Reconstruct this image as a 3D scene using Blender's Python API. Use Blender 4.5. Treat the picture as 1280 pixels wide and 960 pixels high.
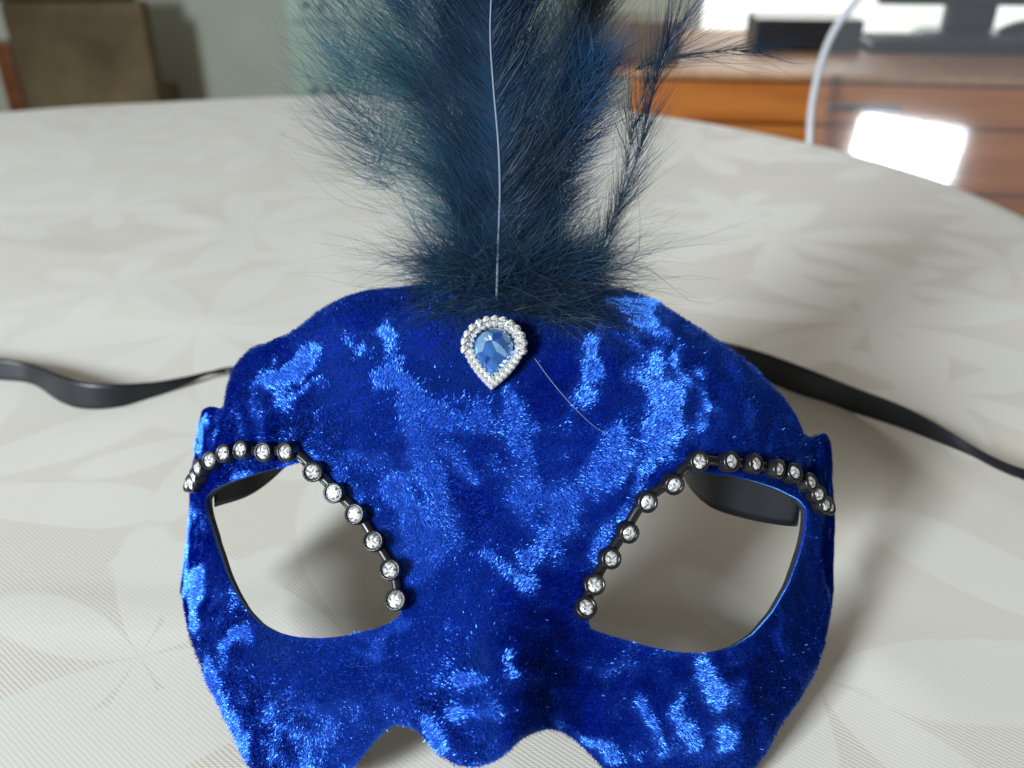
import bpy, bmesh, math, random
import numpy as np
from mathutils import Vector, Matrix, noise
from mathutils.geometry import delaunay_2d_cdt
R = math.radians
random.seed(7); rng = np.random.default_rng(7)
scene = bpy.context.scene
for o in list(bpy.data.objects): bpy.data.objects.remove(o)

# ------------------------------------------------------------------ camera, light
FPX = 1050.0; PITCH = R(28.0); TZ = 0.75; CAMH = 0.19      # focal length in 1280-wide pixels, tilt, table height
CAM = np.array([0.0, 0.0, TZ + CAMH])
cd = bpy.data.cameras.new('camera'); cam = bpy.data.objects.new('camera', cd); scene.collection.objects.link(cam)
cam.location = CAM; cam.rotation_euler = (math.pi/2 - PITCH, 0, 0)
cd.sensor_width = 36; cd.lens = 36*FPX/1280; cd.clip_start = 0.01; cd.clip_end = 50
cd.dof.use_dof = True; cd.dof.focus_distance = 0.212; cd.dof.aperture_fstop = 12.0
scene.camera = cam
w = bpy.data.worlds.new('World'); scene.world = w; w.use_nodes = True
bg = w.node_tree.nodes['Background']; bg.inputs[0].default_value = (1.0, 0.93, 0.82, 1); bg.inputs[1].default_value = 0.21
def area(name, loc, target, sx, sy, power, color):
    l = bpy.data.lights.new(name, 'AREA'); l.shape = 'RECTANGLE'; l.size = sx; l.size_y = sy; l.energy = power; l.color = color
    o = bpy.data.objects.new(name, l); scene.collection.objects.link(o); o.location = loc
    o.rotation_euler = (Vector(target) - Vector(loc)).to_track_quat('-Z', 'Y').to_euler(); return o
KEYP = (-1.25, -1.15, 1.62)
area('window_light', KEYP, (0.0, 0.25, 0.78), 0.44, 0.50, 83, (0.82, 0.92, 1.0))
area('garden_light', (1.1, 2.9, 1.6), (0.0, 0.3, 0.75), 1.3, 0.9, 11, (1.0, 0.97, 0.9))
vs = scene.view_settings; vs.view_transform = 'Standard'; vs.look = 'None'; vs.exposure = 0.0; vs.gamma = 1.0; vs.use_curve_mapping = False
scene.cycles.max_bounces = 8; scene.cycles.transparent_max_bounces = 16
scene.cycles.caustics_reflective = False; scene.cycles.caustics_refractive = False

FW = np.array([0, math.cos(PITCH), -math.sin(PITCH)]); UP = np.array([0, math.sin(PITCH), math.cos(PITCH)]); RT = np.array([1.0, 0, 0])
def ray(px, py): return FW + RT*((px-640)/FPX) + UP*((480-py)/FPX)
def on_z(px, py, z):
    d = ray(px, py); return CAM + d*((z - CAM[2])/d[2])
def on_y(px, py, y):
    d = ray(px, py); return CAM + d*((y - CAM[1])/d[1])
def project(P):
    q = np.asarray(P) - CAM; z = q @ FW
    return np.stack([640 + FPX*(q @ RT)/z, 480 - FPX*(q @ UP)/z], -1)

# ------------------------------------------------------------------ helpers
def link(o): scene.collection.objects.link(o); return o
def mesh_obj(name, verts, faces, mat, parent=None, smooth=False):
    me = bpy.data.meshes.new(name); me.from_pydata([tuple(map(float, v)) for v in verts], [], [tuple(map(int, f)) for f in faces])
    me.update()
    if smooth: me.polygons.foreach_set('use_smooth', [True]*len(me.polygons))
    if mat: me.materials.append(mat)
    o = link(bpy.data.objects.new(name, me)); put(o, parent); return o
def bm_obj(name, bm, mat, parent=None, smooth=False):
    me = bpy.data.meshes.new(name); bm.normal_update(); bm.to_mesh(me); bm.free()
    if smooth: me.polygons.foreach_set('use_smooth', [True]*len(me.polygons))
    if mat: me.materials.append(mat)
    o = link(bpy.data.objects.new(name, me)); put(o, parent); return o
def put(o, parent):
    if parent is not None:
        o.parent = parent
        o.matrix_parent_inverse = Matrix.LocRotScale(parent.location, parent.rotation_euler, None).inverted()   # every location here is a world location
def empty(name, loc, parent=None, rz=0):
    o = link(bpy.data.objects.new(name, None)); o.empty_display_size = 0.02; o.location = loc; o.rotation_euler = (0, 0, rz); put(o, parent); return o
def tag(o, label=None, cat=None, kind=None, group=None):
    for k, v in (('label', label), ('category', cat), ('kind', kind), ('group', group)):
        if v: o[k] = v
    return o
def fast_mesh(name, V, F, mat, parent, smooth=False):          # numpy arrays, all faces of one size
    V = np.asarray(V, np.float32); F = np.asarray(F, np.int32); n, k = F.shape
    me = bpy.data.meshes.new(name); me.vertices.add(len(V)); me.vertices.foreach_set('co', V.ravel())
    me.loops.add(n*k); me.loops.foreach_set('vertex_index', F.ravel())
    me.polygons.add(n); me.polygons.foreach_set('loop_start', np.arange(n, dtype=np.int32)*k)
    me.polygons.foreach_set('use_smooth', np.full(n, smooth)); me.update(); me.validate()
    me.materials.append(mat); o = link(bpy.data.objects.new(name, me)); put(o, parent); return o
def box_bm(bm, lo, hi, bevel=0.0, rot=None, org=None):
    r = bmesh.ops.create_cube(bm, size=1.0); vs_ = r['verts']
    lo, hi = Vector(lo), Vector(hi)
    for v in vs_:
        v.co = Vector((lo[i] + (v.co[i] + .5)*(hi[i]-lo[i]) for i in range(3)))
    if bevel > 0:
        es = list({e for v in vs_ for e in v.link_edges})
        r = bmesh.ops.bevel(bm, geom=es, offset=bevel, segments=2, affect='EDGES', profile=0.6)
        vs_ = list({v for f in r['faces'] for v in f.verts} | {v for v in vs_ if v.is_valid})
    if rot is not None:
        for v in vs_: v.co = rot @ (v.co - org) + org
    return vs_
def box(name, lo, hi, mat, parent=None, bevel=0.004):
    bm = bmesh.new(); box_bm(bm, lo, hi, bevel); return bm_obj(name, bm, mat, parent)
def tube(pts, rad, n=8, cap=True):                             # verts, faces of a swept tube
    P = np.asarray(pts, float); m = len(P); rad = np.broadcast_to(rad, (m,)); V = []; F = []
    T = np.gradient(P, axis=0); T /= np.linalg.norm(T, axis=1)[:, None] + 1e-12
    ref = np.array([0.3, -0.9, 0.2]); u = np.cross(T[0], ref); u /= np.linalg.norm(u)
    for i in range(m):
        u = u - T[i]*(u @ T[i]); u /= np.linalg.norm(u); b = np.cross(T[i], u)
        for k in range(n):
            a = 2*math.pi*k/n; V.append(P[i] + rad[i]*(u*math.cos(a) + b*math.sin(a)))
    for i in range(m-1):
        for k in range(n):
            F.append((i*n+k, i*n+(k+1) % n, (i+1)*n+(k+1) % n, (i+1)*n+k))
    if cap: F.append(tuple(range(n-1, -1, -1))); F.append(tuple((m-1)*n+k for k in range(n)))
    return V, F
def spline(pts, n):                                            # Catmull-Rom through points
    P = np.asarray(pts, float); P = np.vstack([2*P[0]-P[1], P, 2*P[-1]-P[-2]]); m = len(P)-3; out = []
    for t in np.linspace(0, m-1e-9, n):
        i = int(t); f = t-i; a, b, c, d = P[i], P[i+1], P[i+2], P[i+3]
        out.append(.5*(2*b + (c-a)*f + (2*a-5*b+4*c-d)*f*f + (3*b-a-3*c+d)*f**3))
    return np.array(out)
# materials
def M(name, color, rough=.5, metal=0., **kw):
    m = bpy.data.materials.new(name); m.use_nodes = True; b = m.node_tree.nodes['Principled BSDF']
    b.inputs['Base Color'].default_value = (*color, 1); b.inputs['Roughness'].default_value = rough; b.inputs['Metallic'].default_value = metal
    for k, v in kw.items():
        k = k.replace('_', ' ')
        b.inputs[k].default_value = (*v, 1) if isinstance(v, tuple) else v
    return m
class G:                                                        # small node-building helper
    def __init__(s, mat): s.t = mat.node_tree; s.b = s.t.nodes.get('Principled BSDF')
    def n(s, typ, props=None, **ins):
        x = s.t.nodes.new(typ)
        for k, v in (props or {}).items(): setattr(x, k, v)
        for k, v in ins.items():
            k = int(k[1:]) if k[0] == 'i' and k[1:].isdigit() else k.replace('_', ' ')
            if isinstance(v, bpy.types.NodeSocket): s.t.links.new(v, x.inputs[k])
            else: x.inputs[k].default_value = v
        return x
    def math(s, op, a, b=None, c=None):
        x = s.t.nodes.new('ShaderNodeMath'); x.operation = op
        for i, v in enumerate((a, b, c)):
            if v is None: continue
            if isinstance(v, bpy.types.NodeSocket): s.t.links.new(v, x.inputs[i])
            else: x.inputs[i].default_value = v
        return x.outputs[0]
    def ramp(s, fac, stops):
        x = s.t.nodes.new('ShaderNodeValToRGB'); e = x.color_ramp.elements
        while len(e) < len(stops): e.new(0.5)
        for el, (p, c) in zip(e, stops): el.position = p; el.color = (*c, 1) if len(c) == 3 else c
        s.t.links.new(fac, x.inputs[0]); return x.outputs[0]
    def mix(s, fac, a, b):
        x = s.t.nodes.new('ShaderNodeMix'); x.data_type = 'RGBA'
        for i, v in ((0, fac), (6, a), (7, b)):
            if isinstance(v, bpy.types.NodeSocket): s.t.links.new(v, x.inputs[i])
            else: x.inputs[i].default_value = v if i == 0 else (*v, 1)
        return x.outputs[2]
    def link(s, a, name): s.t.links.new(a, s.b.inputs[name])
    def bump(s, h, strength, dist):
        x = s.n('ShaderNodeBump', Strength=strength, Distance=dist, Height=h); s.link(x.outputs[0], 'Normal'); return x
def noisy(name, c0, c1, scale, rough=.5, stretch=(1, 1, 1), bump=0., metal=0., detail=5., **kw):
    m = M(name, c0, rough, metal, **kw); g = G(m)
    tc = g.n('ShaderNodeTexCoord'); mp = g.n('ShaderNodeMapping', Vector=tc.outputs['Object'], Scale=stretch)
    nz = g.n('ShaderNodeTexNoise', Vector=mp.outputs[0], Scale=scale, Detail=detail)
    g.link(g.ramp(nz.outputs['Fac'], [(.35, c0), (.68, c1)]), 'Base Color')
    if bump: g.bump(nz.outputs['Fac'], .4, bump)
    return m

# ------------------------------------------------------------------ setting: floor, walls, window
floor_m = noisy('floor_wood', (.16, .09, .05), (.24, .14, .08), 3, .45, (1, 8, 1))
mesh_obj('floor', [(-4, -3, 0), (4, -3, 0), (4, 4.2, 0), (-4, 4.2, 0)], [(0, 1, 2, 3)], floor_m)['kind'] = 'structure'
wall_m = noisy('wall_paint', (.56, .60, .50), (.60, .63, .54), 6, .8, bump=.0006)
WY = 3.2
bm = bmesh.new()
WX0, WX1, WZ0, WZ1 = 0.62, 2.9, 0.50, 1.95
for lo, hi in (((-4, WY, 0), (WX0, WY+.15, 2.6)), ((WX1, WY, 0), (4, WY+.15, 2.6)), ((WX0, WY, 0), (WX1, WY+.15, WZ0)), ((WX0, WY, WZ1), (WX1, WY+.15, 2.6))):
    box_bm(bm, lo, hi)
wl = bm_obj('wall', bm, wall_m); wl['kind'] = 'structure'
win = tag(empty('window', ((WX0+WX1)/2, WY+.08, WZ0)), 'bright daylit window in the wall behind the wooden sideboard', 'window')
white = M('white_paint', (.78, .78, .75), .4)
bm = bmesh.new()
for lo, hi in (((WX0, WY+.02, WZ0), (WX0+.05, WY+.09, WZ1)), ((WX1-.05, WY+.02, WZ0), (WX1, WY+.09, WZ1)), ((WX0+.05, WY+.02, WZ0), (WX1-.05, WY+.09, WZ0+.05)), ((WX0+.05, WY+.02, WZ1-.05), (WX1-.05, WY+.09, WZ1))):
    box_bm(bm, lo, hi, .004)
bm_obj('frame', bm, white, win)
glow = bpy.data.materials.new('window_daylight'); glow.use_nodes = True
nt = glow.node_tree; nt.nodes.remove(nt.nodes['Principled BSDF']); em = nt.nodes.new('ShaderNodeEmission'); nt.links.new(em.outputs[0], nt.nodes['Material Output'].inputs[0])
em.inputs[1].default_value = 1.5; tcn = nt.nodes.new('ShaderNodeTexCoord'); nzn = nt.nodes.new('ShaderNodeTexNoise'); nzn.inputs['Scale'].default_value = 3
rp = nt.nodes.new('ShaderNodeValToRGB'); rp.color_ramp.elements[0].color = (.80, .86, .74, 1); rp.color_ramp.elements[1].color = (1, 1, .98, 1)
rp.color_ramp.elements[0].position = .35; rp.color_ramp.elements[1].position = .6
nt.links.new(tcn.outputs['Object'], nzn.inputs['Vector']); nt.links.new(nzn.outputs['Fac'], rp.inputs[0]); nt.links.new(rp.outputs[0], em.inputs[0])
for a, b in ((WX0+.05, (WX0+WX1)/2-.002), ((WX0+WX1)/2+.002, WX1-.05)):
    box('pane', (a, WY+.05, WZ0+.05), (b, WY+.058, WZ1-.05), glow, win, 0)

# ------------------------------------------------------------------ table and tablecloth
edge_px = [(-260, 168), (-120, 152), (0, 142), (100, 134), (200, 129), (300, 124), (400, 120.5), (500, 119), (600, 121.5), (700, 129), (830, 147), (900, 158), (1000, 178), (1100, 204), (1180, 230), (1280, 275), (1360, 330), (1430, 400)]
far = [on_z(px, py, TZ)[:2] for px, py in edge_px]
x1, y1 = far[-1]
near = [(x1+.02, .12), (x1-.02, -.05), (x1-.16, -.24), (x1-.4, -.34), (0, -.38), (-.5, -.38), (-.85, -.34), (far[0][0]-.05, -.22)]
l0 = far[0]
left = [(l0[0]-.14, -.02), (l0[0]-.2, .25), (l0[0]-.2, l0[1]-.35), (l0[0]-.14, l0[1]-.13)]
ring = spline([*far, *near, *left, far[0]], 240)[:-1]
c2 = ring.mean(0)
def loopmesh(rings):                                            # concentric closed rings -> quads
    n = len(rings[0]); V = np.vstack(rings); F = []
    for i in range(len(rings)-1):
        for k in range(n): F.append((i*n+k, i*n+(k+1) % n, (i+1)*n+(k+1) % n, (i+1)*n+k))
    return V, F
tb = tag(empty('dining_table', (c2[0], c2[1], 0)), 'oval dining table hidden under a cream damask cloth', 'table')
wood_d = noisy('table_wood', (.12, .05, .02), (.2, .09, .04), 8, .35, (1, 12, 1))
ins = c2 + (ring - c2)*0.988
V, F = loopmesh([np.c_[c2 + (ins-c2)*.02, np.full(len(ins), TZ-.004)], np.c_[ins, np.full(len(ins), TZ-.004)], np.c_[ins, np.full(len(ins), TZ-.03)], np.c_[c2 + (ins-c2)*.02, np.full(len(ins), TZ-.03)]])
mesh_obj('tabletop', V, F, wood_d, tb)
for sx, sy in ((-.62, -.5), (.62, -.5), (-.62, .5), (.62, .5)):
    q = c2 + np.array([sx*(ring[:, 0].max()-c2[0]), sy*(ring[:, 1].max()-c2[1])])
    V, F = tube([(q[0], q[1], 0), (q[0], q[1], .35), (q[0], q[1], TZ-.03)], [.025, .03, .04], 10); mesh_obj('leg', V, F, wood_d, tb, True)
# cloth: rings from the middle to the edge, over it and down in loose folds
def wave(x, y):
    wx_ = .04*noise.noise((x*9, y*9, 8.)); r_ = 1-abs(noise.noise((x*5+wx_*4, y*8-wx_*3, 5.5)))
    return .0009*noise.noise((x*6, y*6, 3.1)) + .0006*noise.noise((x*17, y*17, 1.7)) + .0013*(max(0, r_-.80)/.20)**1.6
gxx, gyy = np.meshgrid(np.arange(ring[:, 0].min(), ring[:, 0].max(), .009), np.arange(ring[:, 1].min(), ring[:, 1].max(), .009)); GQ = np.c_[gxx.ravel(), gyy.ravel()]
inr = np.zeros(len(GQ), bool); j = len(ring)-1
for i in range(len(ring)):
    if ring[i, 1] != ring[j, 1]: inr ^= ((ring[i, 1] > GQ[:, 1]) != (ring[j, 1] > GQ[:, 1])) & (GQ[:, 0] < (ring[j, 0]-ring[i, 0])*(GQ[:, 1]-ring[i, 1])/(ring[j, 1]-ring[i, 1])+ring[i, 0])
    j = i
dmin = np.full(len(GQ), 9.)
for q in ring: dmin = np.minimum(dmin, np.hypot(GQ[:, 0]-q[0], GQ[:, 1]-q[1]))
GQ = GQ[inr & (dmin > .009)]; nr = len(ring)
dres = delaunay_2d_cdt([Vector(p) for p in np.vstack([ring, GQ])], [(i, (i+1) % nr) for i in range(nr)], [], 1, 1e-7)
tv = [(p.x, p.y, TZ + .0018 + wave(p.x, p.y)) for p in dres[0]]; tf = [tuple(f) for f in dres[2]]
oid = {q: i for i, l in enumerate(dres[3]) for q in l}; top_loop = [oid[i] for i in range(nr)]
for i in top_loop: tv[i] = (tv[i][0], tv[i][1], TZ+.0012)
rings = []
nr = len(ring); tt = np.arange(nr)/nr*2*math.pi
d_out = np.gradient(ring, axis=0); d_out = np.c_[d_out[:, 1], -d_out[:, 0]]; d_out /= np.linalg.norm(d_out, axis=1)[:, None]
if ((ring-c2)*d_out).sum() < 0: d_out = -d_out
for out, z, amp in ((.004, -.003, 0), (.0065, -.010, .001), (.009, -.04, .004), (.014, -.1, .012), (.02, -.18, .02), (.026, -.26, .026)):
    p = ring + d_out*(out + amp*(np.sin(tt*37) + .6*np.sin(tt*23+1)))[:, None]; rings.append(np.c_[p, np.full(nr, TZ+z)])
V, F = loopmesh(rings); off = len(tv); V = tv + [tuple(v) for v in V]; F = tf + [tuple(i+off for i in f) for f in F] + [(top_loop[k], top_loop[(k+1) % nr], off+(k+1) % nr, off+k) for k in range(nr)]
cloth_m = M('damask', (.62, .6, .55), .55, 0, Sheen_Weight=.15); g = G(cloth_m)
tc = g.n('ShaderNodeTexCoord'); geo = tc.outputs['Object']
warp = g.n('ShaderNodeTexNoise', Vector=geo, Scale=9.0, Detail=1.0)
vv = g.n('ShaderNodeVectorMath', {'operation': 'SCALE'}, i0=warp.outputs['Color'], Scale=.025)
pos = g.n('ShaderNodeVectorMath', {'operation': 'ADD'}, i0=geo, i1=vv.outputs[0]).outputs[0]
def flowers(offset, scale, petals, size, spin):
    sh = g.n('ShaderNodeVectorMath', {'operation': 'ADD'}, i0=pos, i1=offset).outputs[0]
    vo = g.n('ShaderNodeTexVoronoi', {'voronoi_dimensions': '2D', 'feature': 'F1'}, Vector=sh, Scale=scale, Randomness=.55)
    sc = g.n('ShaderNodeVectorMath', {'operation': 'SCALE'}, i0=sh, Scale=1.0)
    dl = g.n('ShaderNodeVectorMath', {'operation': 'SUBTRACT'}, i0=sc.outputs[0], i1=vo.outputs['Position'])
    sp = g.n('ShaderNodeSeparateXYZ', Vector=dl.outputs[0]); cs = g.n('ShaderNodeSeparateColor', Color=vo.outputs['Color'])
    r = g.math('SQRT', g.math('ADD', g.math('MULTIPLY', sp.outputs[0], sp.outputs[0]), g.math('MULTIPLY', sp.outputs[1], sp.outputs[1])))
    th = g.math('ADD', g.math('ARCTAN2', sp.outputs[1], sp.outputs[0]), g.math('MULTIPLY', cs.outputs[0], 6.28*spin))
    pet = g.math('ABSOLUTE', g.math('COSINE', g.math('MULTIPLY', th, petals/2)))
    shape = g.math('POWER', pet, 1.15)
    d = g.math('SUBTRACT', g.math('MULTIPLY', shape, size), r)
    body = g.n('ShaderNodeMapRange', {'clamp': True}, Value=d, i1=-.003, i2=.003).outputs[0]
    vein = g.n('ShaderNodeMapRange', {'clamp': True}, Value=g.math('SUBTRACT', pet, 0.0), i1=.02, i2=.22).outputs[0]
    return g.math('MULTIPLY', body, vein)
fl = g.math('MAXIMUM', flowers((0.05, .02, 0), 5.0, 7, .105, 1), flowers((.31, .17, 0), 6.2, 6, .062, 1))
big = g.n('ShaderNodeTexNoise', Vector=geo, Scale=5.0, Detail=3.0)
blot = g.n('ShaderNodeTexNoise', Vector=geo, Scale=14.0, Detail=2.0)
ground = g.mix(g.n('ShaderNodeMapRange', {'clamp': True}, Value=big.outputs['Fac'], i1=.35, i2=.7).outputs[0], (.67, .635, .565), (.61, .565, .48))
satin = g.mix(blot.outputs['Fac'], (.75, .735, .69), (.71, .69, .635))
g.link(g.mix(g.math('MULTIPLY', fl, .5), ground, satin), 'Base Color')
g.link(g.n('ShaderNodeMapRange', Value=fl, i3=.62, i4=.56).outputs[0], 'Roughness')
mp = g.n('ShaderNodeMapping', Vector=geo, Rotation=(0, 0, R(-52)))
wv = g.n('ShaderNodeTexWave', {'wave_type': 'BANDS', 'bands_direction': 'X'}, Vector=mp.outputs[0], Scale=260.0, Distortion=1.2, Detail=1.0)
wv2 = g.n('ShaderNodeTexWave', {'wave_type': 'BANDS', 'bands_direction': 'Y'}, Vector=geo, Scale=420.0, Distortion=.6)
hh = g.math('ADD', g.math('MULTIPLY', wv.outputs['Fac'], .7), g.math('MULTIPLY', wv2.outputs['Fac'], .3))
hh = g.math('ADD', g.math('MULTIPLY', hh, g.math('SUBTRACT', 1.0, g.math('MULTIPLY', fl, .6))), g.math('MULTIPLY', fl, .7))
g.bump(hh, .3, .00022)
cl = mesh_obj('tablecloth', V, F, cloth_m, None, True)
tag(cl, 'cream damask tablecloth with woven tonal flowers spread over the oval table', 'tablecloth')

# ------------------------------------------------------------------ the mask surface
LEAN = R(44.0); ROLL = R(2.6)
B0 = np.array([-0.0035, 0.134, TZ + 0.0185])
Uv = np.array([0, math.cos(LEAN), math.sin(LEAN)]); Nv = np.array([0, -math.sin(LEAN), math.cos(LEAN)]); Xv = np.array([1.0, 0, 0])
Xr = Xv*math.cos(ROLL) - Uv*math.sin(ROLL); Ur = Uv*math.cos(ROLL) + Xv*math.sin(ROLL); Xv, Uv = Xr, Ur
A = 0.0985; BD = 0.058; SS = 0.085                              # half width, side depth, metres per radian in the flat pattern
prof = np.array([(-.05, -.012), (-.02, -.003), (0, .002), (.012, .006), (.03, .0055), (.05, .006), (.065, .010), (.085, .0125), (.10, .010), (.112, .0045), (.122, -.004), (.132, -.016), (.15, -.045)])
pk = np.linspace(-.05, .15, 401)
_pc = np.interp(pk, prof[:, 0], prof[:, 1]); _ker = np.exp(-np.linspace(-2, 2, 33)**2); _ker /= _ker.sum()
_pc = np.convolve(np.pad(_pc, 16, mode='edge'), _ker, 'valid')
def local(s, v, wr=True):
    th = s/SS; x = A*np.sin(th)
    z = np.interp(v, pk, _pc) + BD*(np.cos(th)-1)
    z = z + .0135*np.exp(-(x/.0125)**2)*np.exp(-((v-.004)/.030)**2)           # nose
    z = z + .0035*np.exp(-((np.abs(x)-.045)/.026)**2)*np.exp(-((v-.074)/.011)**2)   # brow ridges
    z = z - .0020*np.exp(-(x/.016)**2)*np.exp(-((v-.058)/.012)**2)
    z = z + .003*np.exp(-((np.abs(x)-.05)/.02)**2)*np.exp(-((v-.004)/.015)**2)     # cheeks
    return x, z
def surf(s, v):
    x, z = local(s, v); return B0 + x[..., None]*Xv + v[..., None]*Uv + z[..., None]*Nv
def nrm(s, v, e=2e-4):
    a = surf(s+e, v)-surf(s-e, v); b = surf(s, v+e)-surf(s, v-e); n = np.cross(a, b); return n/np.linalg.norm(n, axis=-1)[..., None]
gs, gv = np.meshgrid(np.linspace(-1.62*SS, 1.62*SS, 560), np.linspace(-.045, .14, 420))
GP = surf(gs, gv); GN = nrm(gs, gv); facing = ((CAM-GP)*GN).sum(-1) > 0
GPX = project(GP)
fs, fv, fpx = gs[facing], gv[facing], GPX[facing]
fdep = np.linalg.norm(GP[facing]-CAM, axis=-1)
def pick(px, py, guess=None):                                   # pixel -> pattern coordinates on the shell
    d = (fpx[:, 0]-px)**2 + (fpx[:, 1]-py)**2; i = int(d.argmin())
    if d[i] < 9:
        ok = np.where(d < 9)[0]; i = ok[fdep[ok].argmin()] if fdep[ok].max()-fdep[ok].min() > .012 else i
    s, v = fs[i], fv[i]
    for _ in range(3):                                          # local refinement
        J = np.zeros((2, 2)); p0 = project(surf(np.array(s), np.array(v)))
        J[:, 0] = (project(surf(np.array(s+1e-4), np.array(v)))-p0)/1e-4; J[:, 1] = (project(surf(np.array(s), np.array(v+1e-4)))-p0)/1e-4
        if abs(np.linalg.det(J)) < 1e6: break
        st = np.linalg.solve(J, np.array([px, py])-p0); st = np.clip(st, -.001, .001); s, v = s+st[0], v+st[1]
    return np.array([s, v])
out_px = [(490, 361), (560, 356), (640, 355), (720, 356), (780, 363), (815, 376), (850, 395), (872, 409), (893, 423), (915, 437), (938, 455), (960, 477), (980, 498), (995, 520), (1004, 542), (1012, 547), (1028, 541),
          'R',
          (1035, 780), (1022, 830), (1003, 868), (990, 888), (976, 905), (967, 925), (948, 955), (925, 985), (885, 1008), (835, 1010), (795, 995), (768, 974), (750, 955), (735, 939), (715, 921), (695, 911), (678, 911), (655, 922), (635, 940), (612, 955), (590, 960), (566, 955), (546, 940), (530, 922), (515, 908), (500, 904), (485, 909), (470, 925), (455, 945), (438, 964), (415, 984), (380, 996), (345, 987), (312, 960), (297, 930), (285, 900), (268, 868), (253, 835), (243, 810), (234, 780),
          'L',
          (262, 508), (271, 509), (279, 512), (283, 490), (290, 465), (302, 446), (318, 433), (340, 427), (360, 418), (385, 400), (405, 386), (430, 372), (460, 364)]
REAR = 1.53*SS
def outline():
    pts = []
    for k, p in enumerate(out_px):
        if p == 'R':
            a = pick(*out_px[k-1]); b = pick(*out_px[k+1])
            pts += [np.array([REAR-.003, a[1]+.001]), np.array([REAR, a[1]-.004]), np.array([REAR, (a[1]*.6+b[1]*.4)])] + [np.array([b[0]+(REAR-b[0])*f, b[1]+.004+.012*f]) for f in (.8, .5, .25)]
        elif p == 'L':
            a = pick(*out_px[k-1]); b = pick(*out_px[k+1])
            pts += [np.array([a[0]+(-REAR-a[0])*f, a[1]+.004+.012*f]) for f in (.25, .5, .8)] + [np.array([-REAR, (a[1]*.4+b[1]*.6)]), np.array([-REAR, b[1]-.004]), np.array([-REAR+.003, b[1]+.001])]
        else: pts.append(pick(*p))
    return np.array(pts)
def resample(poly, step, closed=True):
    P = np.vstack([poly, poly[:1]]) if closed else poly
    seg = np.linalg.norm(np.diff(P, axis=0), axis=1); cum = np.r_[0, np.cumsum(seg)]; n = max(8, int(cum[-1]/step))
    t = np.linspace(0, cum[-1], n, endpoint=not closed)
    return np.c_[np.interp(t, cum, P[:, 0]), np.interp(t, cum, P[:, 1])]
def round_poly(poly, step, it=2):
    P = resample(poly, step)
    for _ in range(it): P = .5*P + .25*(np.roll(P, 1, 0)+np.roll(P, -1, 0))
    return P
eyeL_px = [(257, 624), (264, 614), (280, 605), (312, 594), (350, 584), (382, 576), (397, 580), (413, 597), (432, 625), (450, 650), (468, 677), (485, 706), (497, 737), (505, 765), (490, 778), (465, 787), (430, 795), (400, 798), (370, 796), (345, 790), (325, 780), (308, 763), (292, 736), (278, 701), (266, 665), (259, 640)]
eyeR_px = [(858, 589), (895, 591), (935, 599), (970, 610), (998, 624), (1009, 637), (1009, 655), (1001, 690), (986, 730), (966, 765), (941, 793), (915, 809), (880, 817), (845, 815), (810, 808), (775, 798), (737, 786), (735, 770), (741, 745), (751, 718), (766, 690), (785, 656), (806, 630), (830, 606), (847, 592)]
STEP = .0013
OUT = round_poly(outline(), STEP); EL = round_poly(np.array([pick(*p) for p in eyeL_px]), STEP, 1); ER = round_poly(np.array([pick(*p) for p in eyeR_px]), STEP, 1)
def inside(P, poly):
    x, y = P[:, 0], P[:, 1]; r = np.zeros(len(P), bool); j = len(poly)-1
    for i in range(len(poly)):
        xi, yi = poly[i]; xj, yj = poly[j]
        if yi != yj: r ^= ((yi > y) != (yj > y)) & (x < (xj-xi)*(y-yi)/(yj-yi)+xi)
        j = i
    return r
def dist_poly(P, poly):
    d = np.full(len(P), 9.0)
    for q in poly: d = np.minimum(d, np.hypot(P[:, 0]-q[0], P[:, 1]-q[1]))
    return d
lo, hi = OUT.min(0), OUT.max(0)
gx, gy = np.meshgrid(np.arange(lo[0], hi[0], STEP), np.arange(lo[1], hi[1], STEP)); Q = np.c_[gx.ravel(), gy.ravel()]
Q += rng.uniform(-.15, .15, Q.shape)*STEP
ok = inside(Q, OUT) & ~inside(Q, EL) & ~inside(Q, ER)
for pl in (OUT, EL, ER): ok &= dist_poly(Q, pl) > STEP*.62
Q = Q[ok]
pts = np.vstack([OUT, EL, ER, Q]); edges = []; base = 0
loops = []
for pl in (OUT, EL, ER):
    n = len(pl); loops.append(list(range(base, base+n))); edges += [(base+i, base+(i+1) % n) for i in range(n)]; base += n
res = delaunay_2d_cdt([Vector(p) for p in pts], edges, [], 0, 1e-7)
P2 = np.array([tuple(p) for p in res[0]]); T = np.array([f for f in res[2] if len(f) == 3])
orig = {}
for i, l in enumerate(res[3]):
    for q in l: orig[q] = i
cen = P2[T].mean(1); keep = inside(cen, OUT) & ~inside(cen, EL) & ~inside(cen, ER); T = T[keep]
a, b, c = P2[T[:, 0]], P2[T[:, 1]], P2[T[:, 2]]
cr = (b-a)[:, 0]*(c-a)[:, 1]-(b-a)[:, 1]*(c-a)[:, 0]; T[cr < 0] = T[cr < 0][:, ::-1]
loops = [[orig[i] for i in l] for l in loops]
S, Vv = P2[:, 0], P2[:, 1]; BASE = surf(S, Vv); NRM = nrm(S, Vv)
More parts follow.
